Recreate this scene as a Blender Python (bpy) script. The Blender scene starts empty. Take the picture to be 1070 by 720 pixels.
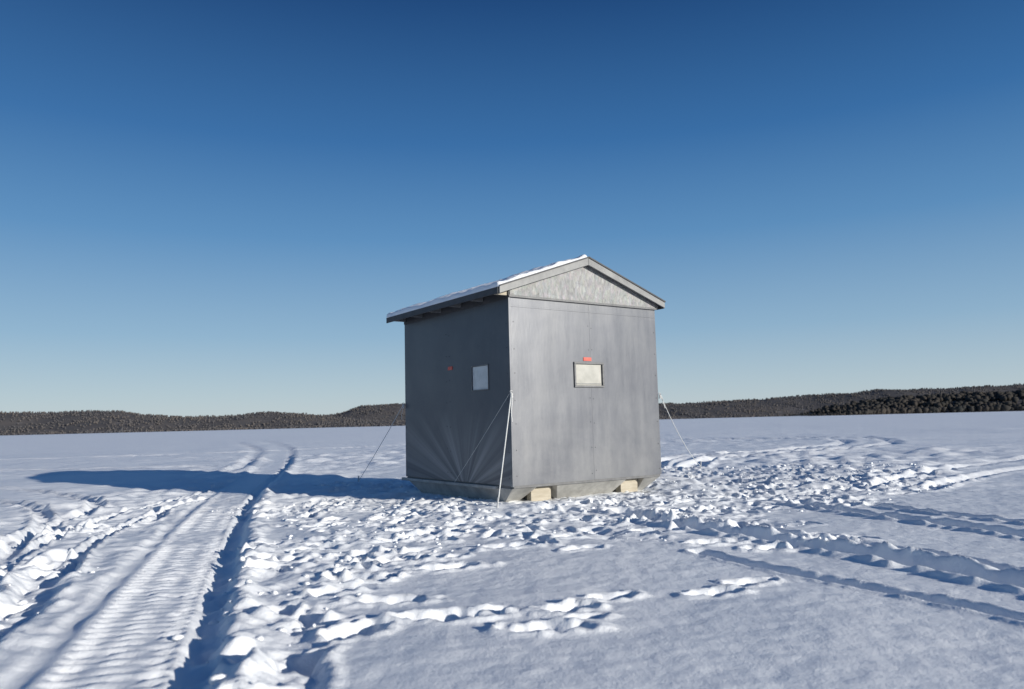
import bpy, math, random
import numpy as np
from mathutils import Vector, Matrix, Euler

random.seed(7); rng = np.random.default_rng(11)
scene = bpy.context.scene
col = scene.collection
scene.view_settings.view_transform = 'Standard'
scene.view_settings.look = 'None'
scene.view_settings.exposure = 0

SUN_EL = math.radians(12.9)
SUN_AZ = math.radians(124.8)      # clockwise from +Y

# ------------------------------------------------------------------ helpers
def new_mat(name):
    m = bpy.data.materials.new(name); m.use_nodes = True
    nt = m.node_tree; b = nt.nodes['Principled BSDF']
    return m, nt, b
def N(nt, t, **kw):
    n = nt.nodes.new(t)
    for k, v in kw.items(): setattr(n, k, v)
    return n
def noise(nt, scale, detail=4, rough=0.6, vec=None, dist=0.0):
    n = N(nt, 'ShaderNodeTexNoise'); n.inputs['Scale'].default_value = scale
    n.inputs['Detail'].default_value = detail; n.inputs['Roughness'].default_value = rough
    n.inputs['Distortion'].default_value = dist
    if vec is not None: nt.links.new(vec, n.inputs['Vector'])
    return n
def ramp(nt, fac, stops):
    r = N(nt, 'ShaderNodeValToRGB'); e = r.color_ramp.elements
    while len(e) < len(stops): e.new(0.5)
    for i, (p, c) in enumerate(stops):
        e[i].position = p; e[i].color = (*c, 1) if len(c) == 3 else c
    nt.links.new(fac, r.inputs['Fac']); return r
def bump(nt, b, height, strength, dist, prev=None):
    bm = N(nt, 'ShaderNodeBump'); bm.inputs['Strength'].default_value = strength
    bm.inputs['Distance'].default_value = dist
    nt.links.new(height, bm.inputs['Height'])
    if prev: nt.links.new(prev.outputs['Normal'], bm.inputs['Normal'])
    if b: nt.links.new(bm.outputs['Normal'], b.inputs['Normal'])
    return bm
def objcoord(nt, scale=None):
    tc = N(nt, 'ShaderNodeTexCoord')
    if scale is None: return tc.outputs['Object']
    mp = N(nt, 'ShaderNodeMapping'); mp.inputs['Scale'].default_value = scale
    nt.links.new(tc.outputs['Object'], mp.inputs['Vector']); return mp.outputs['Vector']

def painted(name, c0, c1, scale=3.0, rough=0.5, bstr=0.15, stretch=(1, 1, 1), fine=60):
    m, nt, b = new_mat(name)
    v = objcoord(nt, stretch)
    n1 = noise(nt, scale, 6, 0.65, v)
    r = ramp(nt, n1.outputs['Fac'], [(0.3, c0), (0.7, c1)])
    nt.links.new(r.outputs['Color'], b.inputs['Base Color'])
    b.inputs['Roughness'].default_value = rough
    n2 = noise(nt, fine, 3, 0.6, v)
    bump(nt, b, n2.outputs['Fac'], bstr, 0.01)
    return m

def mesh_obj(name, verts, faces, mat, parent=None, smooth=False):
    me = bpy.data.meshes.new(name); me.from_pydata(verts, [], faces); me.update()
    if smooth: me.polygons.foreach_set('use_smooth', [True]*len(me.polygons))
    o = bpy.data.objects.new(name, me); col.objects.link(o)
    if mat: me.materials.append(mat)
    if parent: o.parent = parent
    return o
def prism(name, poly, axis, a, b, mat, parent=None, bevel=0.0):
    """extrude closed 2D polygon. axis 'x': poly=(y,z); 'y': poly=(x,z); 'z': poly=(x,y)"""
    def P(p, t):
        return {'x': (t, p[0], p[1]), 'y': (p[0], t, p[1]), 'z': (p[0], p[1], t)}[axis]
    n = len(poly)
    vs = [P(p, a) for p in poly] + [P(p, b) for p in poly]
    fs = [list(range(n))[::-1], list(range(n, 2*n))] + [[i, (i+1) % n, n+(i+1) % n, n+i] for i in range(n)]
    o = mesh_obj(name, vs, fs, mat, parent)
    import bmesh
    bm = bmesh.new(); bm.from_mesh(o.data); bmesh.ops.recalc_face_normals(bm, faces=bm.faces); bm.to_mesh(o.data); bm.free()
    if bevel:
        md = o.modifiers.new('bevel', 'BEVEL'); md.width = bevel; md.segments = 2
    return o
def box(name, x0, x1, y0, y1, z0, z1, mat, parent=None, bevel=0.003):
    return prism(name, [(x0, y0), (x1, y0), (x1, y1), (x0, y1)], 'z', z0, z1, mat, parent, bevel)

# ------------------------------------------------------------------ numpy noise
def _h(ix, iy, seed):
    n = (ix.astype(np.int64)*374761393 + iy.astype(np.int64)*668265263 + seed*1442695041) & 0xffffffff
    n = ((n ^ (n >> 13))*1274126177) & 0xffffffff
    n = (n ^ (n >> 16)) & 0xffffffff
    n = (n*2246822519) & 0xffffffff
    n = n ^ (n >> 15)
    return (n & 0xffffff)/float(0x1000000)
def perlin(x, y, seed=0):
    x0 = np.floor(x); y0 = np.floor(y); fx = x-x0; fy = y-y0
    u = fx*fx*fx*(fx*(fx*6-15)+10); v = fy*fy*fy*(fy*(fy*6-15)+10)
    def g(dx, dy):
        a = _h(x0+dx, y0+dy, seed)*2*np.pi
        return np.cos(a)*(fx-dx)+np.sin(a)*(fy-dy)
    n00 = g(0, 0); n10 = g(1, 0); n01 = g(0, 1); n11 = g(1, 1)
    return ((n00*(1-u)+n10*u)*(1-v)+(n01*(1-u)+n11*u)*v)*1.5
def clods(x, y, cell, seed):
    gx = x/cell; gy = y/cell; x0 = np.floor(gx); y0 = np.floor(gy)
    out = np.zeros_like(gx)
    for i in (-1, 0, 1):
        for j in (-1, 0, 1):
            cx = x0+i; cy = y0+j
            px = cx+_h(cx, cy, seed); py = cy+_h(cx, cy, seed+5)
            r = 0.3+0.5*_h(cx, cy, seed+9)
            sq = 0.6+0.8*_h(cx, cy, seed+13)
            d2 = ((gx-px)**2*sq+(gy-py)**2/sq)/(r*r)
            out = np.maximum(out, np.clip(1-d2, 0, 1)**1.25*r*(0.4+_h(cx, cy, seed+17)))
    return out*cell
def sstep(a, b, x):
    t = np.clip((x-a)/(b-a), 0, 1); return t*t*(3-2*t)

# ------------------------------------------------------------------ snow field
def axis(lo, hi, d, far_lo, far_hi, g_lo, g_hi):
    c = np.arange(lo, hi+1e-6, d)
    up = []; s = d; p = c[-1]
    while p < far_hi: s *= g_hi; p += s; up.append(p)
    dn = []; s = d; p = c[0]
    while p > far_lo: s *= g_lo; p -= s; dn.append(p)
    return np.concatenate([np.array(dn[::-1]), c, np.array(up)])
xs = axis(-4.6, 5.0, 0.0185, -5000, 5000, 1.028, 1.028)
ys = axis(2.4, 8.6, 0.0185, -400, 6000, 1.13, 1.012)
dxs = np.gradient(xs); dys = np.gradient(ys)
X, Y = np.meshgrid(xs, ys)
SP = np.maximum(dxs[None, :], dys[:, None]*0.7)      # local spacing
def fade(wl): return sstep(0.6, 0.2, SP/wl)
def pn(wl, seed, sx=1.0, sy=1.0, ang=0.0):
    c, s = math.cos(ang), math.sin(ang)
    a = (X*c+Y*s)*sx; b = (-X*s+Y*c)*sy
    return perlin(a/wl+seed*7.3, b/wl+seed*3.1, seed)*fade(wl)

Z = np.zeros_like(X)
Z += 0.045*pn(9, 1)+0.022*pn(3.1, 2)+0.010*pn(1.1, 3)
# wind crust sastrugi patches
patch = sstep(-0.15, 0.3, pn(5.5, 4)+0.4*pn(1.7, 5))
away = sstep(8.0, 12.0, Y+0.35*np.abs(X))
p45 = pn(0.45, 6, 1, 1.7, 0.4); p9 = pn(0.9, 7, 1, 1.8, 0.5)
p25 = pn(.25, 10)
rough = 0.012*p45+0.02*np.abs(p9)+.012*np.abs(p25)
Z += rough*(patch*(0.25+2.1*away)+.5*away)
leftr = sstep(-1.9, -2.6, X+.12*(Y-4)+.25*pn(1.3, 11))*sstep(11, 8, Y)
Z += leftr*(.016*np.abs(p45)+.012*pn(.22, 12)+.006*pn(.1, 13))
p11 = pn(.11, 36)
Z += 0.0024*pn(0.16, 8)+0.0020*pn(0.075, 9)
# trampled mask
def blob(cx, cy, rx, ry, a=0):
    c, s = math.cos(a), math.sin(a); u = (X-cx)*c+(Y-cy)*s; v = -(X-cx)*s+(Y-cy)*c
    return np.exp(-((u/rx)**2+(v/ry)**2))
M = np.zeros_like(X)
for b_ in [(0.3, 9.4, 3.0, 2.1), (-0.4, 7.6, 1.7, 1.1), (-1.2, 6.2, .95, 1.2), (-1.4, 4.9, .6, 1.0), (-1.2, 3.7, .42, .9), (-1.0, 3.1, .3, .5),
           (2.6, 8.9, 1.6, 1.0), (3.6, 10.6, 2.4, 1.5), (4.6, 13.5, 2.8, 2.2), (-2.2, 9.3, 1.3, 1.1), (.6, 6.6, 1.0, .5), (1.4, 7.2, 1.2, .6),
           (-2.1, 12.5, 1.3, 1.5), (-3.4, 5.0, .5, 1.0), (-2.8, 3.9, .35, .7), (2.3, 6.0, .5, .25), (-4.2, 7.5, .5, .6)]:
    M = np.maximum(M, blob(*b_))
M = sstep(0.2, 0.75, M+0.26*pn(0.9, 20)+0.2*pn(0.35, 21)+.1*pn(.12, 22))
warp1 = 0.06*pn(.25, 30)+.02*p11; warp2 = .06*pn(.25, 31)-.02*p11
cl1 = clods(X+warp1, Y+warp2, 0.28, 3)*fade(.3)
cl2 = clods(X+warp1*.7, Y-warp2*.7, 0.13, 8)*fade(.13)
cl3 = clods(X+warp2*.3, Y, 0.07, 15)*fade(.07)
var = .4+.8*sstep(-.3, .5, pn(1.1, 37))
churn = (0.05*cl1+0.19*cl2+0.28*cl3)*var+0.018*pn(.55, 34)+0.014*pn(.24, 35)+0.009*p11+.004*pn(.055, 38)
Z += M*(churn-0.012)
farM = sstep(-0.1, 0.4, pn(7, 40)+0.5*pn(2.2, 41))*sstep(10, 15, Y)
Z += farM*(0.12*clods(X, Y, 0.7, 55)*fade(.6)+0.026*pn(.5, 56)+.012*pn(.25, 57))

def window(x0, x1, y0, y1):
    i0, i1 = np.searchsorted(xs, [x0, x1]); j0, j1 = np.searchsorted(ys, [y0, y1])
    return slice(j0, j1), slice(i0, i1)
def foot(cx, cy, ang, L, W, dep, rim=0.3, wobk=.26):
    R = max(L, W)*2
    w = window(cx-R, cx+R, cy-R, cy+R)
    x = X[w]-cx; y = Y[w]-cy
    if x.size == 0: return
    c, s = math.cos(ang), math.sin(ang)
    u = (x*c+y*s)/L; v = (-x*s+y*c)/W
    wob = wobk*perlin(x/0.13+cx*9, y/0.13+cy*7, 77)+wobk*.6*perlin(x/0.06+cx*9, y/0.06+cy*7, 76)
    q = np.sqrt(u*u+v*v)+wob
    Z[w] += -dep*sstep(1.25, 0.5, q)*(1+.4*perlin(x/.07, y/.07+cx, 79))+rim*dep*np.exp(-((q-1.4)/.32)**2)*(1+0.8*perlin(x/.08+cy, y/.08, 78))
cnt = 0
while cnt < 820:
    cx = random.uniform(-5, 7); cy = random.uniform(2.6, 15)
    j = np.searchsorted(ys, cy); i = np.searchsorted(xs, cx)
    if M[j, i] < 0.3: continue
    foot(cx, cy, random.uniform(0, 3.14), random.uniform(.09, .155), random.uniform(.045, .07), random.uniform(.015, .05)); cnt += 1
# dragged prints in the smooth foreground
for cx, cy, a, L, W, d in [(-.45, 5.2, .3, .2, .07, .05), (-.68, 4.3, .0, .17, .08, .05), (-.36, 3.93, .15, .22, .09, .055), (-.12, 4.02, .5, .1, .06, .045),
                        (.14, 3.68, .2, .17, .075, .055), (.24, 4.06, .5, .15, .07, .055), (.48, 4.3, .5, .15, .06, .05), (.32, 3.85, .4, .1, .05, .035), (1.08, 4.36, .3, .13, .055, .05), (1.32, 4.58, .45, .15, .06, .05),
                        (-.95, 4.85, .4, .17, .08, .06), (-.85, 5.5, .2, .18, .08, .05),
                        (-.75, 3.7, .9, .15, .08, .05), (-.9, 3.25, 1.2, .15, .07, .05), (1.9, 5.7, .1, .2, .07, .05), (1.5, 5.95, .3, .2, .08, .05), (-.05, 5.95, .2, .2, .08, .05), (.5, 5.8, .5, .14, .07, .04)]:
    foot(cx, cy, a, L, W, d, 0.3, .5)

def spline(pts, n=14):
    P = [Vector((*p, 0)) for p in pts]; P = [2*P[0]-P[1]]+P+[2*P[-1]-P[-2]]; out = []
    for i in range(1, len(P)-2):
        for k in range(n):
            t = k/n; a, b, c, d = P[i-1], P[i], P[i+1], P[i+2]
            out.append(0.5*((2*b)+(c-a)*t+(2*a-5*b+4*c-d)*t*t+(3*b-a-3*c+d)*t**3))
    out.append(P[-2]); return out
def trackfield(pts, half):
    D = np.full(X.shape, 99.0, np.float32); S = np.zeros(X.shape, np.float32)
    sp = spline(pts); s0 = 0
    for a, b in zip(sp[:-1], sp[1:]):
        L = (b-a).length
        if L < 1e-6: continue
        w = window(min(a.x, b.x)-half, max(a.x, b.x)+half, min(a.y, b.y)-half, max(a.y, b.y)+half)
        if X[w].size == 0: s0 += L; continue
        tx, ty = (b.x-a.x)/L, (b.y-a.y)/L
        rx, ry = X[w]-a.x, Y[w]-a.y
        t = np.clip(rx*tx+ry*ty, 0, L)
        ex, ey = rx-t*tx, ry-t*ty
        d = np.sqrt(ex*ex+ey*ey); side = np.sign(rx*ty-ry*tx)   # + right of travel
        better = d < np.abs(D[w])
        D[w] = np.where(better, d*side, D[w]); S[w] = np.where(better, s0+t, S[w])
        s0 += L
    return D, S
P35 = pn(.35, 60); P18 = pn(.18, 61); P09 = pn(.09, 59)
def groove(pts, width, dep, bank=0.4, half=None, wob=0.22):
    D, S = trackfield(pts, half or width*4)
    m = np.abs(D) < width*4
    D = D+m*width*(wob*P35+.12*P09)
    q = np.abs(D)/width
    dz = -dep*sstep(1.25, .5, q)*(1+.25*P18)+bank*dep*np.exp(-((q-1.5)/.35)**2)*(1+.8*P18+.5*P09)
    return np.where(m, dz, 0)

# main snow-machine track with cleat pattern
main = [(-1.1, 1.2), (-1.35, 2.1), (-1.57, 2.95), (-1.86, 3.85), (-2.5, 5.85), (-3.45, 8.9), (-4.6, 13.2), (-5.7, 18), (-7.6, 25), (-11.5, 38), (-19, 58), (-34, 90)]
D, S = trackfield(main, 1.1)
near = np.abs(D) < 1.1
belt = sstep(.245, .19, np.abs(D))
cle = np.sin(S*2*np.pi/.105+1.0*np.abs(D)/.2)+.35*np.sin(S*2*np.pi/.0525+2)
amp = fade(.09)
soft = sstep(-.5, .25, pn(.7, 62)+.3)
Z = Z*(1-0.85*near*sstep(.44, .26, np.abs(D+.05*P35)))
Z += near*(belt*(-.014+.012*cle*amp*soft*(.6+.4*np.cos(D*34))+.007*p11+.004*P09))
Z += near*(-.05*np.exp(-((D-.33+.03*pn(.4, 64))/.08)**4)*(1+.3*P18)+.03*np.exp(-((D-.5+.05*P35)/.11)**2)*(1+P18+.5*P09)
          -.014*np.exp(-((D+.32+.03*P35)/.05)**4)*(1+P35)+.008*np.exp(-((D+.43)/.07)**2)*(1+P18*2))
Z += groove([(-.55, 1.2), (-.72, 2.2), (-.85, 2.95), (-.93, 3.3)], .1, .03)
Z += groove([(-3.5, 5.2), (-4.2, 7.1), (-4.63, 9.15), (-4.7, 10.9), (-5.1, 13.6)], .055, .04)
Z += groove([(-3.1, 5.4), (-3.75, 7.1), (-4.2, 9.1), (-4.35, 10.9)], .05, .035)
Z += groove([(-4.4, 6.6), (-4.9, 8.3), (-5.5, 10.2), (-7.2, 12.3), (-10.2, 14.2), (-16, 16)], .09, .05)
Z += groove([(-2.9, 3.6), (-3.9, 5.9), (-5.4, 8.9), (-7.4, 11.2), (-10.2, 12.6), (-15, 13.6)], .08, .05)
Z += groove([(-2.4, 3.1), (-2.75, 4.3), (-3.4, 5.9)], .13, .05)
Z += groove([(-3.15, 4.6), (-5.2, 7.2), (-8.2, 9.6), (-12.5, 11.6)], .1, .045)
Z += groove([(-3.9, 8.2), (-4.1, 9.0), (-4.6, 9.6), (-5.2, 9.3), (-5.0, 8.4), (-4.4, 7.5)], .06, .04)
Z += groove([(-6.4, 17.6), (-8.5, 25), (-12.8, 38), (-21, 58)], .16, .06)
Z += groove([(-40, 26), (-24, 24), (-14, 21), (-8, 20)], .2, .06)
Z += groove([(-44, 31), (-24, 29), (-12, 31), (-3, 40)], .25, .07)
# right hand ruts
Z += groove([(3.2, 3.2), (2.89, 4.32), (2.63, 4.96), (2.24, 5.68), (1.8, 6.41), (1.38, 7.1), (1.1, 8.2)], .13, .08, .4)
Z += groove([(3.5, 3.7), (3.1, 4.7), (2.8, 5.3), (2.35, 6.05), (1.95, 6.75)], .075, .045, .4)
Z += groove([(2.75, 2.8), (2.44, 3.65), (2.2, 4.15), (1.84, 4.67), (1.52, 5.18), (1.3, 5.6)], .065, .045, .3)
Z += groove([(4.4, 5.1), (3.97, 5.94), (3.67, 6.6), (3.33, 7.5), (3.1, 8.4)], .1, .05, .5)
Z += groove([(4.9, 5.5), (4.35, 6.5), (4.0, 7.2), (3.7, 8.1)], .07, .04, .5)
Z += groove([(2.6, 15), (3.7, 18), (6.7, 20.3), (10.3, 24.5), (11.8, 29), (9, 34), (0, 38)], .2, .07, .5)
Z += groove([(3.4, 15), (4.6, 17.4), (7.5, 19.5), (11.8, 24.2), (13.3, 30), (9.5, 36), (0, 41)], .2, .07, .5)
Z += groove([(5, 9.5), (7.5, 12), (12, 15.3), (20, 19), (34, 23)], .12, .045, .4)
Z += groove([(4.6, 10), (7, 12.7), (11.3, 16.2), (19, 20), (34, 24.8)], .12, .045, .4)

# hut footprint: lowered pad and piled edges
HA = math.atan2(.577, .817); HX, HY = -0.02, 8.85; HW, HL = 2.39, 2.65
cu, su = math.cos(HA), math.sin(HA)
U = (X-HX)*cu+(Y-HY)*su; V = -(X-HX)*su+(Y-HY)*cu
dist = np.sqrt(np.clip(np.maximum(-U, U-HW), 0, 9)**2+np.clip(np.maximum(-V, V-HL), 0, 9)**2)
inside = sstep(.36, .08, dist+.1*P35)
Z = Z*(1-inside)+inside*(.6*np.minimum(Z, 0.05)+.01)
Z += .03*np.exp(-((dist-.42)/.25)**2)*(1+.9*pn(.5, 70))

ny, nx = X.shape
co = np.stack([X, Y, Z], -1).astype(np.float32).reshape(-1)
idx = np.arange(nx*ny, dtype=np.int32).reshape(ny, nx)
q = np.stack([idx[:-1, :-1], idx[:-1, 1:], idx[1:, 1:], idx[1:, :-1]], -1).reshape(-1)
nf = (nx-1)*(ny-1)
me = bpy.data.meshes.new('snow_ground')
me.vertices.add(nx*ny); me.vertices.foreach_set('co', co)
me.loops.add(nf*4); me.loops.foreach_set('vertex_index', q)
me.polygons.add(nf); me.polygons.foreach_set('loop_start', np.arange(0, nf*4, 4, dtype=np.int32))
me.polygons.foreach_set('use_smooth', np.ones(nf, bool))
me.update(calc_edges=True)
ground = bpy.data.objects.new('snow_ground', me); col.objects.link(ground)
print('ground verts', nx*ny)

snow, nt, b = new_mat('snow')
v = objcoord(nt)
n1 = noise(nt, .7, 5, .6, v)
r = ramp(nt, n1.outputs['Fac'], [(.3, (.88, .895, .91)), (.7, (.94, .94, .94))])
nt.links.new(r.outputs['Color'], b.inputs['Base Color'])
b.inputs['Roughness'].default_value = .55
b.inputs['Specular IOR Level'].default_value = .25
n2 = noise(nt, 42, 5, .7, v); n3 = noise(nt, 230, 2, .6, v); n4 = noise(nt, 1.6, 9, .72, v); n5 = noise(nt, .22, 6, .7, v)
b0 = bump(nt, None, n5.outputs['Fac'], .5, .2)
b1 = bump(nt, None, n4.outputs['Fac'], .45, .038, b0)
b2 = bump(nt, None, n2.outputs['Fac'], .5, .011, b1)
b3 = bump(nt, b, n3.outputs['Fac'], .5, .0028, b2)
me.materials.append(snow)

def zat(x, y):
    return float(Z[min(np.searchsorted(ys, y), ny-1), min(np.searchsorted(xs, x), nx-1)])

# loose clods of snow
import bmesh
bmt = bmesh.new(); bmesh.ops.create_icosphere(bmt, subdivisions=2, radius=1)
bv = np.array([v_.co[:] for v_ in bmt.verts]); bf = [[v_.index for v_ in f.verts] for f in bmt.faces]; bmt.free()
allv = []; allf = []; off = 0; cnt = 0
while cnt < 1700:
    cx = random.uniform(-5, 7.5); cy = random.uniform(2.6, 15)
    if M[np.searchsorted(ys, cy), np.searchsorted(xs, cx)] < .3: continue
    uu = (cx-HX)*cu+(cy-HY)*su; vv = -(cx-HX)*su+(cy-HY)*cu
    if -.1 < uu < HW+.1 and -.1 < vv < HL+.1: continue
    r_ = .006+.02*random.random()**3
    sc = np.array([random.uniform(.7, 1.4), random.uniform(.7, 1.3), random.uniform(.5, .9)])*r_
    k = 1+.35*perlin(bv[:, 0]*1.3+cx*5, bv[:, 1]*1.3+bv[:, 2]*2+cy*5, 5)
    p = bv*k[:, None]*sc
    a = random.uniform(0, 6.28); R = np.array([[math.cos(a), -math.sin(a), 0], [math.sin(a), math.cos(a), 0], [0, 0, 1]])
    p = p@R.T+np.array([cx, cy, zat(cx, cy)+sc[2]*.1])
    allv.append(p); allf += [[i+off for i in f] for f in bf]; off += len(bv); cnt += 1
mesh_obj('snow_clods', np.concatenate(allv).tolist(), allf, snow, smooth=True)

# ------------------------------------------------------------------ fishing hut
hut = bpy.data.objects.new('ice_fishing_hut', None); col.objects.link(hut)
hut.location = (HX, HY, 0); hut.rotation_euler = (0, 0, HA)

def wall_paint(name, bounce_fan, cols):
    m, nt, b = new_mat(name)
    v = objcoord(nt)
    big = noise(nt, 1.1, 5, .6, v, .4)
    vs = objcoord(nt, (1, 1, .12))
    st = noise(nt, 9, 5, .7, vs)
    mixf = N(nt, 'ShaderNodeMath', operation='MULTIPLY_ADD'); mixf.inputs[1].default_value = .3
    nt.links.new(st.outputs['Fac'], mixf.inputs[0]); 
    s2 = N(nt, 'ShaderNodeMath', operation='MULTIPLY'); s2.inputs[1].default_value = .7
    nt.links.new(big.outputs['Fac'], s2.inputs[0]); nt.links.new(s2.outputs[0], mixf.inputs[2])
    r = ramp(nt, mixf.outputs[0], [(.34, cols[0]), (.5, cols[1]), (.66, cols[2])])
    colr = r.outputs['Color']
    sep = N(nt, 'ShaderNodeSeparateXYZ'); nt.links.new(v, sep.inputs[0])
    zr = N(nt, 'ShaderNodeMapRange'); zr.inputs['From Min'].default_value = 1.15 if bounce_fan else 1.9; zr.inputs['From Max'].default_value = .25
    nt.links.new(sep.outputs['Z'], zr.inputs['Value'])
    if bounce_fan:  # fan of light reflected off the snow, painted into the wall colour
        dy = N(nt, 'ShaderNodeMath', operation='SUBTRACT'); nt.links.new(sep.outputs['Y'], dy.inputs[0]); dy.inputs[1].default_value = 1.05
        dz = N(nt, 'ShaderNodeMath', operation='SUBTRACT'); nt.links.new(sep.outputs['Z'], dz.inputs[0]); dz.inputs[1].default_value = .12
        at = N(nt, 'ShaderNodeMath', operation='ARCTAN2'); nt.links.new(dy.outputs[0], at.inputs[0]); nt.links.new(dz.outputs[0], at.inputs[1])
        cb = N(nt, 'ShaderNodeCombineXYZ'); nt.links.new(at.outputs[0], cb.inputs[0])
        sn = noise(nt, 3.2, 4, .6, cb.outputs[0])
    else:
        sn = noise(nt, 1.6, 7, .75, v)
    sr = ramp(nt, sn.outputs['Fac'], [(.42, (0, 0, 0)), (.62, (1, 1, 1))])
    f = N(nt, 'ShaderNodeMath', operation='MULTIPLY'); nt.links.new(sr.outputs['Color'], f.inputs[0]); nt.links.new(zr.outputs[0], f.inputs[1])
    f2 = N(nt, 'ShaderNodeMath', operation='MULTIPLY'); nt.links.new(f.outputs[0], f2.inputs[0]); f2.inputs[1].default_value = .95 if bounce_fan else .4
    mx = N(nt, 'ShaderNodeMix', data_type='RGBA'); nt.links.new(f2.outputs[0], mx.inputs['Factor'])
    nt.links.new(colr, mx.inputs['A']); mx.inputs['B'].default_value = (.30, .305, .31, 1) if bounce_fan else (.24, .24, .24, 1)
    nt.links.new(mx.outputs['Result'], b.inputs['Base Color'])
    rr = N(nt, 'ShaderNodeMapRange'); rr.inputs['To Min'].default_value = .28; rr.inputs['To Max'].default_value = .5
    nt.links.new(st.outputs['Fac'], rr.inputs['Value']); nt.links.new(rr.outputs[0], b.inputs['Roughness'])
    b.inputs['Metallic'].default_value = .25
    g = noise(nt, 30, 4, .6, objcoord(nt, (1, 1, .25)))
    w = noise(nt, 1.3, 2, .5, v)
    bb = bump(nt, None, w.outputs['Fac'], .3, .03)
    bump(nt, b, g.outputs['Fac'], .12, .006, bb)
    return m
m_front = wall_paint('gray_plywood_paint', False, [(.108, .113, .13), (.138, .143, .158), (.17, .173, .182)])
m_side = wall_paint('gray_plywood_paint_shaded', True, [(.055, .062, .078), (.07, .078, .093), (.09, .097, .11)])  # same gray paint, with the wall's shade put in as darker, bluer colours
m_dark = painted('dark_trim_paint', (.03, .032, .035), (.06, .06, .065), 8, .6)
m_trim = painted('gray_trim_paint', (.17, .17, .17), (.28, .28, .27), 6, .55, .3)
m_trimd = painted('gray_trim_worn', (.10, .10, .102), (.17, .17, .17), 9, .5, .3)
m_gap = painted('panel_gap', (.05, .052, .055), (.07, .07, .075), 6, .8)
m_wood = painted('raw_lumber', (.36, .31, .23), (.5, .45, .36), 5, .7, .3, (1, 6, 6))
m_skid = painted('skid_plywood', (.24, .235, .22), (.46, .45, .42), 5, .6, .3)
m_red = painted('red_sticker', (.5, .06, .04), (.62, .12, .08), 30, .5, 0)
m_metal = painted('galvanised', (.4, .4, .4), (.55, .55, .55), 20, .35)
m_pane = painted('plexiglass_reflection', (.38, .37, .33), (.54, .52, .47), 5, .15, .05, fine=12)  # pale beige colour stands in for the pane's reflection
m_pane2 = painted('plexiglass_reflection_side', (.42, .44, .45), (.6, .62, .63), 5, .15, .05, fine=12)  # snow and sky reflection put into the pale gray colour

Zb, Zt = .226, 2.427
def wall(name, along, length, holes, mat, z0=Zb, z1=Zt, t=.012):
    """sheathing with real gaps: cut grid, hole cells left out. along 'x' => plane y=0 ; 'y' => plane x=0"""
    a = sorted({0, length, *[h[0] for h in holes], *[h[1] for h in holes]})
    c = sorted({z0, z1, *[h[2] for h in holes], *[h[3] for h in holes]})
    bm = bmesh.new(); cache = {}
    def Vt(p, z):
        k = (round(p, 5), round(z, 5))
        if k not in cache: cache[k] = bm.verts.new((p, 0, z) if along == 'x' else (0, p, z))
        return cache[k]
    for i in range(len(a)-1):
        for j in range(len(c)-1):
            mu, mz = (a[i]+a[i+1])/2, (c[j]+c[j+1])/2
            if any(h[0] < mu < h[1] and h[2] < mz < h[3] for h in holes): continue
            vs = [Vt(a[i], c[j]), Vt(a[i+1], c[j]), Vt(a[i+1], c[j+1]), Vt(a[i], c[j+1])]
            if along == 'y': vs.reverse()
            bm.faces.new(vs)
    r_ = bmesh.ops.extrude_face_region(bm, geom=bm.faces[:])
    for e in r_['geom']:
        if isinstance(e, bmesh.types.BMVert):
            e.co += Vector((0, t, 0)) if along == 'x' else Vector((t, 0, 0))
    bmesh.ops.recalc_face_normals(bm, faces=bm.faces)
    m_ = bpy.data.meshes.new(name); bm.to_mesh(m_); bm.free(); m_.materials.append(mat)
    o = bpy.data.objects.new(name, m_); col.objects.link(o); o.parent = hut
    return o
g = .0009
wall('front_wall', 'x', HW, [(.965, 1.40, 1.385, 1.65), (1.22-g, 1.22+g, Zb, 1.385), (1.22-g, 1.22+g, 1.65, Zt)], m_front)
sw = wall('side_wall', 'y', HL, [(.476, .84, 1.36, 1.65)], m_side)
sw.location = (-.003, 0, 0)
box('wall_lap', .004, HW-.004, -.0045, -.0005, 2.30, 2.318, m_front, hut, .001)
box('back_wall', 0, HW, HL-.012, HL, Zb, Zt, m_front, hut)
box('far_side_wall', HW-.012, HW, .014, HL-.014, Zb, Zt, m_front, hut)
box('wall_core', .011, HW-.014, .0135, HL-.014, Zb+.01, Zt-.01, m_gap, hut, 0)
box('corner_strip', -.018, .012, -.006, .0-.0006, Zb-.01, Zt, m_front, hut, .002)
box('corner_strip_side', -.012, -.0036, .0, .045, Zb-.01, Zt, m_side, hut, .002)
def window_frame(prefix, along, a0, a1, z0, z1, pane, fr, w=.022, proud=.016):
    def bx(n, p0, p1, q0, q1, d0, d1, mt):
        if along == 'x': box(n, p0, p1, -d1, -d0, q0, q1, mt, hut, .002)
        else: box(n, -d1, -d0, p0, p1, q0, q1, mt, hut, .002)
    bx(prefix+'_pane', a0+.001, a1-.001, z0+.001, z1-.001, -.0095, -.004, pane)
    bx(prefix+'_frame_bottom', a0-w, a1+w, z0-w, z0, .0005+.003, proud, fr)
    bx(prefix+'_frame_top', a0-w, a1+w, z1, z1+w, .0035, proud, fr)
    bx(prefix+'_frame_left', a0-w, a0, z0+.0005, z1-.0005, .0035, proud-.002, fr)
    bx(prefix+'_frame_right', a1, a1+w, z0+.0005, z1-.0005, .0035, proud-.002, fr)
window_frame('front_window', 'x', .965, 1.40, 1.385, 1.65, m_pane, m_trimd, .024, .022)
window_frame('side_window', 'y', .476, .84, 1.36, 1.65, m_pane2, m_trimd, .012, .012)
box('front_window_sash', .985, 1.38, -.003, -.0, 1.40, 1.412, m_trim, hut, .001)
box('red_sticker_front', 1.10, 1.23, -.008, -.003, 1.69, 1.735, m_red, hut, .001)
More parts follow.
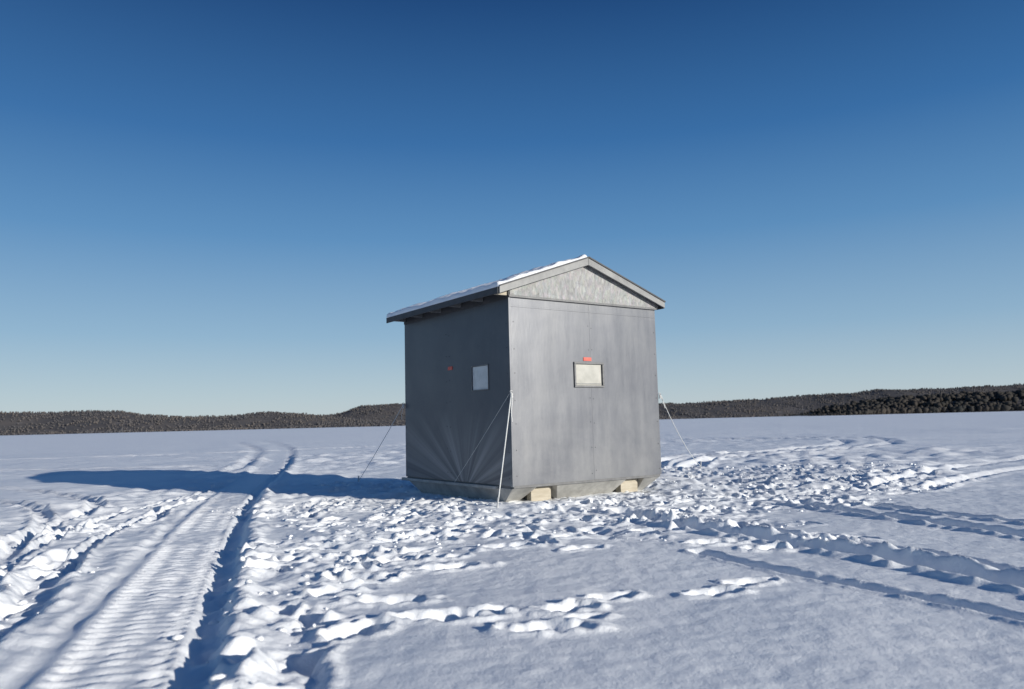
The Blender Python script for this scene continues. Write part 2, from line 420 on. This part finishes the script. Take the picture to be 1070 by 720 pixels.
box('red_sticker_side', -.010, -.0045, 1.31, 1.42, 1.65, 1.695, m_red, hut, .001)
bms = bmesh.new()
def screw(p, ax):
    mt = Matrix.Translation(p) @ (Matrix.Rotation(math.pi/2, 4, 'X') if ax == 'x' else Matrix.Rotation(math.pi/2, 4, 'Y'))
    bmesh.ops.create_cone(bms, cap_ends=True, segments=8, radius1=.006, radius2=.006, depth=.004, matrix=mt)
for z in np.arange(.32, 2.4, .3):
    for x_ in (.05, 1.19, 1.25, HW-.04): 
        if not (.9 < x_ < 1.45 and 1.3 < z < 1.75): screw((x_+random.uniform(-.005, .005), -.001, z+random.uniform(-.02, .02)), 'x')
    for y_ in (.07, 1.39, 1.47, HL-.04): screw((-.004, y_, z+random.uniform(-.02, .02)), 'y')
ms = bpy.data.meshes.new('screw_heads'); bms.to_mesh(ms); bms.free(); ms.materials.append(m_gap)
so = bpy.data.objects.new('screw_heads', ms); col.objects.link(so); so.parent = hut

m_gable, nt, b = new_mat('crinkled_sheathing')
v = objcoord(nt, (1, 1, .45)); vo = N(nt, 'ShaderNodeTexVoronoi'); vo.inputs['Scale'].default_value = 34
wv = noise(nt, 14, 5, .7, v, 1.5); 
nt.links.new(v, vo.inputs['Vector'])
r = ramp(nt, wv.outputs['Fac'], [(.3, (.19, .19, .175)), (.5, (.27, .265, .245)), (.72, (.38, .37, .34))])
mx = N(nt, 'ShaderNodeMix', data_type='RGBA', blend_type='MULTIPLY'); mx.inputs['Factor'].default_value = .35
nt.links.new(r.outputs['Color'], mx.inputs['A']); nt.links.new(vo.outputs['Color'], mx.inputs['B'])
hs = N(nt, 'ShaderNodeHueSaturation'); hs.inputs['Saturation'].default_value = .25; hs.inputs['Value'].default_value = 1.1
nt.links.new(mx.outputs['Result'], hs.inputs['Color']); nt.links.new(hs.outputs['Color'], b.inputs['Base Color'])
b.inputs['Roughness'].default_value = .5
b1 = bump(nt, None, vo.outputs['Distance'], .5, .012); bump(nt, b, wv.outputs['Fac'], .6, .02, b1)

RX = HW/2-.03
RZ = 2.955
EL, ER = -.19, HW+.10
EZL = 2.485; EZR = 2.485
FO, BO = -.07, HL+.17
def zroofL(x): return EZL+(RZ-EZL)*(x-EL)/(RX-EL)
def zroofR(x): return EZR+(RZ-EZR)*(ER-x)/(ER-RX)
gx0, gx1 = .002, HW-.002
prism('gable_front', [(gx0, Zt+.003), (gx1, Zt+.003), (gx1, zroofR(gx1)-.004), (RX, RZ-.004), (gx0, zroofL(gx0)-.004)], 'y', -.012, .012, m_gable, hut)
prism('gable_back', [(gx0, Zt+.003), (gx1, Zt+.003), (gx1, zroofR(gx1)-.004), (RX, RZ-.004), (gx0, zroofL(gx0)-.004)], 'y', HL-.012, HL+.012, m_gable, hut)
box('gable_batten', -.02, HW+.01, -.03, -.0135, Zt-.018, Zt+.008, m_trimd, hut, .003)
T = .024
prism('roof_deck_left', [(EL, EZL), (RX-.001, RZ), (RX-.001, RZ+T), (EL, EZL+T)], 'y', FO, BO, m_dark, hut)
prism('roof_deck_right', [(RX+.001, RZ), (ER, EZR), (ER, EZR+T), (RX+.001, RZ+T)], 'y', FO, BO, m_dark, hut)
for nm, y0, y1 in (('front', FO-.024, FO-.001), ('back', BO+.001, BO+.024)):
    prism('rake_left_'+nm, [(EL-.005, EZL-.055), (RX-.0015, RZ-.065), (RX-.0015, RZ+T+.008), (EL-.005, EZL+T+.008)], 'y', y0, y1, m_trim, hut, .003)
    prism('rake_right_'+nm, [(RX+.0015, RZ-.065), (ER+.005, EZR-.05), (ER+.005, EZR+T+.008), (RX+.0015, RZ+T+.008)], 'y', y0, y1, m_trim, hut, .003)
prism('drip_left', [(EL-.008, EZL+T+.0), (RX-.002, RZ+T), (RX-.002, RZ+T+.018), (EL-.008, EZL+T+.018)], 'y', FO-.038, FO-.0255, m_dark, hut)
prism('drip_right', [(RX+.002, RZ+T), (ER+.008, EZR+T), (ER+.008, EZR+T+.018), (RX+.002, RZ+T+.018)], 'y', FO-.038, FO-.0255, m_dark, hut)
box('eave_fascia_left', EL-.02, EL-.002, FO+.0, BO, EZL-.055, EZL+T-.002, m_dark, hut, .003)
box('eave_fascia_right', ER+.002, ER+.02, FO+.0, BO, EZR-.055, EZR+T-.002, m_dark, hut, .003)
for i, y_ in enumerate(np.linspace(.02, HL-.06, 6)):
    zl = zroofL(-.014)
    prism(f'rafter_tail_left_{i+1}', [(EL+.001, EZL-.052), (-.0145, EZL-.052), (-.0145, zl-.003), (EL+.001, EZL-.003)], 'y', y_, y_+.038, m_wood if i in (0,) else m_trim, hut, .002)
    prism(f'rafter_tail_right_{i+1}', [(ER-.001, EZR-.05), (HW+.002, EZR-.05), (HW+.002, zroofR(HW)-.003), (ER-.001, EZR-.003)], 'y', y_, y_+.038, m_trim, hut, .002)
prism('frieze_side', [(-.013, Zt-.03), (.0, Zt-.03), (.0, Zt+.07), (-.013, Zt+.06)], 'y', .001, HL, m_dark, hut)
def roof_snow(name, xa, za, xb, zb, thick, seed):
    nu, nv = 80, 130; vs = []; fs = []
    L = math.hypot(xb-xa, zb-za); nxn, nzn = -(zb-za)/L, (xb-xa)/L
    if nzn < 0: nxn, nzn = -nxn, -nzn
    uu = np.linspace(0, 1, nu); vv = np.linspace(0, 1, nv); UU, VV = np.meshgrid(uu, vv)
    y = FO-.018+(BO-FO+.03)*VV; x = xa+(xb-xa)*UU; z = za+(zb-za)*UU
    n = .8*perlin(UU*L/.4+seed, y/.4, seed)+.5*perlin(UU*L/.14+seed, y/.14, seed+1)+.25*perlin(UU*L/.05, y/.05, seed+2)
    h = thick*(.85+.4*n)
    edge = np.minimum(np.minimum(UU*L, 9), np.minimum((VV)*(BO-FO), (1-VV)*(BO-FO)))
    h = h*np.sqrt(np.clip(edge/.03, 0, 1))-.004
    P = np.stack([x+nxn*h, y, z+nzn*h], -1).reshape(-1, 3)
    for j in range(nv-1):
        for i in range(nu-1):
            a = j*nu+i; fs.append([a, a+1, a+nu+1, a+nu] if xb > xa else [a, a+nu, a+nu+1, a+1])
    mesh_obj(name, P.tolist(), fs, snow, hut, True)
roof_snow('roof_snow_left', EL-.022, EZL+T, RX, RZ+T, .062, 91)
roof_snow('roof_snow_right', ER+.012, EZR+T, RX, RZ+T, .024, 95)

# floor rim and skids
box('floor_rim', .01, HW-.01, .01, HL-.01, Zb-.03, Zb+.006, m_trimd, hut, .002)
def skid(name, x0, x1, y0, y1, zb, zt, mat, taper=.2, side=.03):
    ring_t = [(x0, y0), (x1, y0), (x1, y1), (x0, y1)]
    ring_b = [(x0+side, y0+taper), (x1-side, y0+taper), (x1-side, y1-taper), (x0+side, y1-taper)]
    vs = [(x, y, zt) for x, y in ring_t]+[(x, y, zb) for x, y in ring_b]
    fs = [[0, 1, 2, 3], [7, 6, 5, 4]]+[[i, 4+i, 4+(i+1) % 4, (i+1) % 4] for i in range(4)]
    o = mesh_obj(name, vs, fs, mat, hut); bm = bmesh.new(); bm.from_mesh(o.data); bmesh.ops.recalc_face_normals(bm, faces=bm.faces); bm.to_mesh(o.data); bm.free()
    md = o.modifiers.new('bevel', 'BEVEL'); md.width = .006; md.segments = 2
zs = Zb-.032
skid('skid_1', .0, .36, .03, HL-.02, -.03, zs, m_skid, .34, .10)
skid('skid_2', .66, 1.80, .04, HL-.04, -.03, zs, m_skid, .22, .16)
skid('skid_3', 2.10, HW+.0, .03, HL-.05, -.03, zs, m_skid, .3, .10)
box('cross_beam_front', .361, .659, .16, .25, .0, zs, m_wood, hut)
box('cross_beam_front_2', 1.801, 2.099, .16, .25, .0, zs, m_wood, hut)
box('side_rail', -.05, -.004, .3, HL+.05, Zb-.05, Zb-.014, m_skid, hut, .004)

# ------------------------------------------------------------------ guy ropes
m_rope = painted('white_rope', (.6, .6, .58), (.8, .8, .77), 60, .8, .6, fine=300)
def rope(name, pts, r=.006, parent=None):
    cu_ = bpy.data.curves.new(name, 'CURVE'); cu_.dimensions = '3D'; cu_.bevel_depth = r; cu_.bevel_resolution = 3
    s = cu_.splines.new('NURBS'); s.points.add(len(pts)-1); s.use_endpoint_u = True; s.order_u = 3; cu_.resolution_u = 6
    for i, p in enumerate(pts): s.points[i].co = (*p, 1)
    cu_.materials.append(m_rope); o = bpy.data.objects.new(name, cu_); col.objects.link(o)
    if parent: o.parent = parent
    return o
def W(u, v, z): return (HX+u*cu-v*su, HY+u*su+v*cu, z)
def sag(a, b, s, n=8):
    return [tuple(a[k]+(b[k]-a[k])*t-(s*4*t*(1-t) if k == 2 else 0) for k in range(3)) for t in [i/n for i in range(n+1)]]
def guy(hook, anchor, s, r):
    e = bpy.data.objects.new('guy_rope', None); col.objects.link(e)
    h = Vector(hook)
    rope('line', sag(hook, anchor, s), r, e)
    rope('knot', [tuple(h+Vector((.012*math.cos(t), .012*math.sin(t)-.008, -.01-.012*t/6))) for t in np.linspace(0, 25, 26)], r*.9, e)
    d = (Vector(anchor)-h).normalized()
    rope('tail', [tuple(h), tuple(h+d*.08+Vector((.02, -.015, -.02))), tuple(h+d*.17+Vector((.012, -.012, -.07))), tuple(h+d*.22+Vector((.03, -.01, -.13)))], r*.8, e)
    bpy.ops.mesh.primitive_torus_add(major_radius=.018, minor_radius=.004, location=tuple(h), rotation=(1.2, 0, .6)); t_ = bpy.context.object
    t_.name = 'eye_bolt'; t_.data.materials.append(m_metal); t_.parent = e
    bpy.ops.mesh.primitive_cylinder_add(radius=.011, depth=.16, location=(anchor[0], anchor[1], anchor[2]+.01), rotation=(.25, .1, 0)); t_ = bpy.context.object
    t_.name = 'anchor_stake'; t_.data.materials.append(m_metal); t_.parent = e
ax, ay = -.2, 8.5
guy(W(-.02, -.03, 1.30), (ax, ay, zat(ax, ay)+.02), .0, .007)
ax, ay = -2.75, 13.6
guy(W(-.03, HL+.0, 1.25), (ax, ay, zat(ax, ay)+.02), .02, .0045)
ax, ay = 3.5, 14.6
guy(W(HW+.02, -.01, 1.28), (ax, ay, zat(ax, ay)+.02), .12, .005)
e2 = bpy.data.objects.new('guy_rope', None); col.objects.link(e2)
rope('line', sag(W(-.03, .0, 1.28), W(-.1, 1.15, .22), .01), .0022, e2)

# ------------------------------------------------------------------ far shores
def forest_mat(name, dark, light, snowc, sc):
    m, nt, b = new_mat(name); v = objcoord(nt)
    n = noise(nt, sc, 6, .7, v); r = ramp(nt, n.outputs['Fac'], [(.35, dark), (.58, light), (.75, snowc)])
    nt.links.new(r.outputs['Color'], b.inputs['Base Color']); b.inputs['Roughness'].default_value = 1
    b.inputs['Specular IOR Level'].default_value = .05; return m
m_far = forest_mat('far_forest_hazed', (.09, .09, .098), (.125, .112, .106), (.155, .138, .128), .009)  # distance haze put into the colour: lighter, bluish in the darks
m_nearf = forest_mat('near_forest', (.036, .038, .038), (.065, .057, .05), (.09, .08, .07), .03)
m_hill = forest_mat('hill_ground', (.10, .097, .098), (.125, .112, .106), (.24, .235, .235), .012)  # toned like the far forest, distance haze included in the colour

def interp(tab, x): return np.interp(x, [t[0] for t in tab], [t[1] for t in tab])
def shore(name, fname, tab, y0, depth, ntrees, th, mat, seed, step=6.0):
    """tab: crest height (ground) against world x ; terrain rises from y0 to y0+depth"""
    R = np.random.default_rng(seed)
    x0, x1 = tab[0][0], tab[-1][0]
    gx = np.arange(x0, x1+step, step); gv = np.linspace(0, 1.35, 22)
    def hz(x, t, y):
        crest = interp(tab, x)+1.3*perlin(x/60, x*0+seed, seed)+.6*perlin(x/21, x*0+seed, seed+1)
        prof = np.where(t < 1, np.sin(np.clip(t, 0, 1)*np.pi/2)**1.2, 1-.5*(t-1))
        return np.maximum(crest, 0)*prof*(1+.1*perlin(x/90, y/90, seed+2))
    def sh(x): return 45*perlin(x/260, x*0+.5, seed+3)+12*perlin(x/70, x*0+.5, seed+4)
    GX, GV = np.meshgrid(gx, gv); GY = y0+sh(GX)+GV*depth
    GZ = hz(GX, GV, GY)-.4*(GV == 0)
    P = np.stack([GX, GY, GZ], -1).reshape(-1, 3); n = len(gx)
    fs = [[j*n+i, j*n+i+1, (j+1)*n+i+1, (j+1)*n+i] for j in range(len(gv)-1) for i in range(n-1)]
    mesh_obj(name, P.tolist(), fs, m_hill, smooth=True)
    tx = R.uniform(x0, x1, ntrees); tt = R.uniform(0, 1.1, ntrees)
    k = int(ntrees*.2); tt[:k] = R.uniform(.0, .05, k)
    dens = perlin(tx/90, tt*4, seed+6)+.5*perlin(tx/30, tt*9, seed+7)
    keep = (dens > -.25) | (R.random(ntrees) < .3)
    keep &= interp(tab, tx) > .3
    tx, tt = tx[keep], tt[keep]; m = len(tx)
    ty = y0+sh(tx)+tt*depth; tz = hz(tx, tt, ty)-.3
    edge = np.clip(interp(tab, tx)/6, .35, 1)
    H = th*R.uniform(.6, 1.1, m)*edge*(1+.25*perlin(tx/35, tt*3, seed+8))
    conif = R.random(m) < .25+.6*perlin(tx/50, tt*5, seed+9)
    rad = np.where(conif, .22, .5)*H*R.uniform(.8, 1.2, m)
    lv = 4; sd = 5
    prof_c = np.array([.15, 1.0, .62, .3]); zc = np.array([.0, .12, .45, .75])
    prof_d = np.array([.15, .7, 1.0, .65]); zd = np.array([.0, .25, .6, .88])
    pr = np.where(conif[:, None], prof_c, prof_d); zz = np.where(conif[:, None], zc, zd)
    a = (np.arange(sd)/sd*2*np.pi)[None, None, :]+R.uniform(0, 6, (m, 1, 1))
    rr = rad[:, None, None]*pr[:, :, None]*R.uniform(.6, 1.35, (m, lv, sd))
    vx = tx[:, None, None]+rr*np.cos(a); vy = ty[:, None, None]+rr*np.sin(a)
    vz = tz[:, None, None]+H[:, None, None]*(zz[:, :, None]+R.uniform(-.06, .06, (m, lv, sd)))
    V1 = np.stack([vx, vy, vz], -1).reshape(m, lv*sd, 3)
    tip = np.stack([tx, ty, tz+H*np.where(conif, 1.05, .96)], -1)[:, None, :]
    VV = np.concatenate([V1, tip], 1).reshape(-1, 3)
    base = []
    for l in range(lv-1):
        for s_ in range(sd):
            p, q_ = l*sd+s_, l*sd+(s_+1) % sd
            base.append([p, q_, q_+sd]); base.append([p, q_+sd, p+sd])
    for s_ in range(sd): base.append([(lv-1)*sd+s_, (lv-1)*sd+(s_+1) % sd, lv*sd])
    base = np.array(base, np.int32)
    F = (base[None]+(np.arange(m)*(lv*sd+1))[:, None, None]).reshape(-1).astype(np.int32)
    me_ = bpy.data.meshes.new(fname); me_.vertices.add(len(VV)); me_.vertices.foreach_set('co', VV.astype(np.float32).reshape(-1))
    me_.loops.add(len(F)); me_.loops.foreach_set('vertex_index', F)
    nt_ = len(F)//3; me_.polygons.add(nt_); me_.polygons.foreach_set('loop_start', np.arange(0, len(F), 3, dtype=np.int32))
    me_.update(calc_edges=True); me_.materials.append(mat)
    o = bpy.data.objects.new(fname, me_); col.objects.link(o)
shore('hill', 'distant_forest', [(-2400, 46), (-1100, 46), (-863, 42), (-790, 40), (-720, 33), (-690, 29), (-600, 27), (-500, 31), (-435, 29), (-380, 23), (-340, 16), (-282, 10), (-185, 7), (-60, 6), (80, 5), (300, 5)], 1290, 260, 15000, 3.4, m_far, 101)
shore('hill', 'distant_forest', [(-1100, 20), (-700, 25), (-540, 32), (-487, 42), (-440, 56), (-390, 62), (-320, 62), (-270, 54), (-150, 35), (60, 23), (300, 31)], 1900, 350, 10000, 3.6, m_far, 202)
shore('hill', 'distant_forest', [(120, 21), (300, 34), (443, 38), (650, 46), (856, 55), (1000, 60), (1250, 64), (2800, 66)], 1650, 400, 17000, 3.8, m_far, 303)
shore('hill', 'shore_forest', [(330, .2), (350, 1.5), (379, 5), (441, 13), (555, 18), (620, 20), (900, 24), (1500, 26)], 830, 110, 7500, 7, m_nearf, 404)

# ------------------------------------------------------------------ sky and sun
w = bpy.data.worlds.new('World'); scene.world = w; w.use_nodes = True
nt = w.node_tree; bg = nt.nodes['Background']
sky = nt.nodes.new('ShaderNodeTexSky'); sky.sky_type = 'NISHITA'; sky.sun_disc = False
sky.sun_elevation = SUN_EL; sky.sun_rotation = SUN_AZ
sky.altitude = 200; sky.air_density = 1.0; sky.dust_density = .6; sky.ozone_density = 2.5
def s2l(c): return tuple(((v_/255)/12.92 if v_/255 <= .04045 else ((v_/255+.055)/1.055)**2.4) for v_ in c)
tc = nt.nodes.new('ShaderNodeTexCoord'); sx = nt.nodes.new('ShaderNodeSeparateXYZ')
nt.links.new(tc.outputs['Generated'], sx.inputs[0])
rp = nt.nodes.new('ShaderNodeValToRGB'); rp.color_ramp.interpolation = 'LINEAR'
stops = [(0.0, (196, 208, 213)), (.04, (180, 200, 212)), (.113, (144, 179, 207)), (.235, (92, 143, 191)), (.35, (53, 109, 167)), (.5, (22, 69, 124)), (1.0, (18, 54, 105))]
e = rp.color_ramp.elements
while len(e) < len(stops): e.new(.5)
for i, (p_, c_) in enumerate(stops): e[i].position = p_; e[i].color = (*s2l(c_), 1)
nt.links.new(sx.outputs['Z'], rp.inputs['Fac'])
sc_ = nt.nodes.new('ShaderNodeVectorMath'); sc_.operation = 'SCALE'; sc_.inputs['Scale'].default_value = 10
nt.links.new(rp.outputs['Color'], sc_.inputs[0])
mxw = nt.nodes.new('ShaderNodeMix'); mxw.data_type = 'RGBA'; mxw.inputs['Factor'].default_value = .88
nt.links.new(sky.outputs[0], mxw.inputs['A']); nt.links.new(sc_.outputs[0], mxw.inputs['B'])
nt.links.new(mxw.outputs['Result'], bg.inputs['Color']); bg.inputs['Strength'].default_value = .1

sl = bpy.data.lights.new('sun', 'SUN'); sl.energy = 5.0; sl.angle = math.radians(.5); sl.color = (1, .96, .88)
so = bpy.data.objects.new('sun', sl); col.objects.link(so)
dvec = Vector((math.sin(SUN_AZ)*math.cos(SUN_EL), math.cos(SUN_AZ)*math.cos(SUN_EL), math.sin(SUN_EL)))
so.rotation_euler = dvec.to_track_quat('Z', 'Y').to_euler(); so.location = dvec*50

# ------------------------------------------------------------------ camera
cam = bpy.data.cameras.new('camera'); co_ = bpy.data.objects.new('camera', cam); col.objects.link(co_)
cam.sensor_width = 36; cam.lens = 36*800/1070; cam.clip_start = .05; cam.clip_end = 12000
cam.dof.use_dof = True; cam.dof.focus_distance = 9.3; cam.dof.aperture_fstop = 2.2
p = math.atan(81.5/800); r = math.radians(1.4)
fwd = Vector((0, math.cos(p), math.sin(p))); up0 = Vector((0, -math.sin(p), math.cos(p))); rt0 = Vector((1, 0, 0))
rt = rt0*math.cos(r)-up0*math.sin(r); up = up0*math.cos(r)+rt0*math.sin(r)
Mx = Matrix((rt, up, -fwd)).transposed().to_4x4(); Mx.translation = Vector((0, 0, .95))
co_.matrix_world = Mx
scene.camera = co_
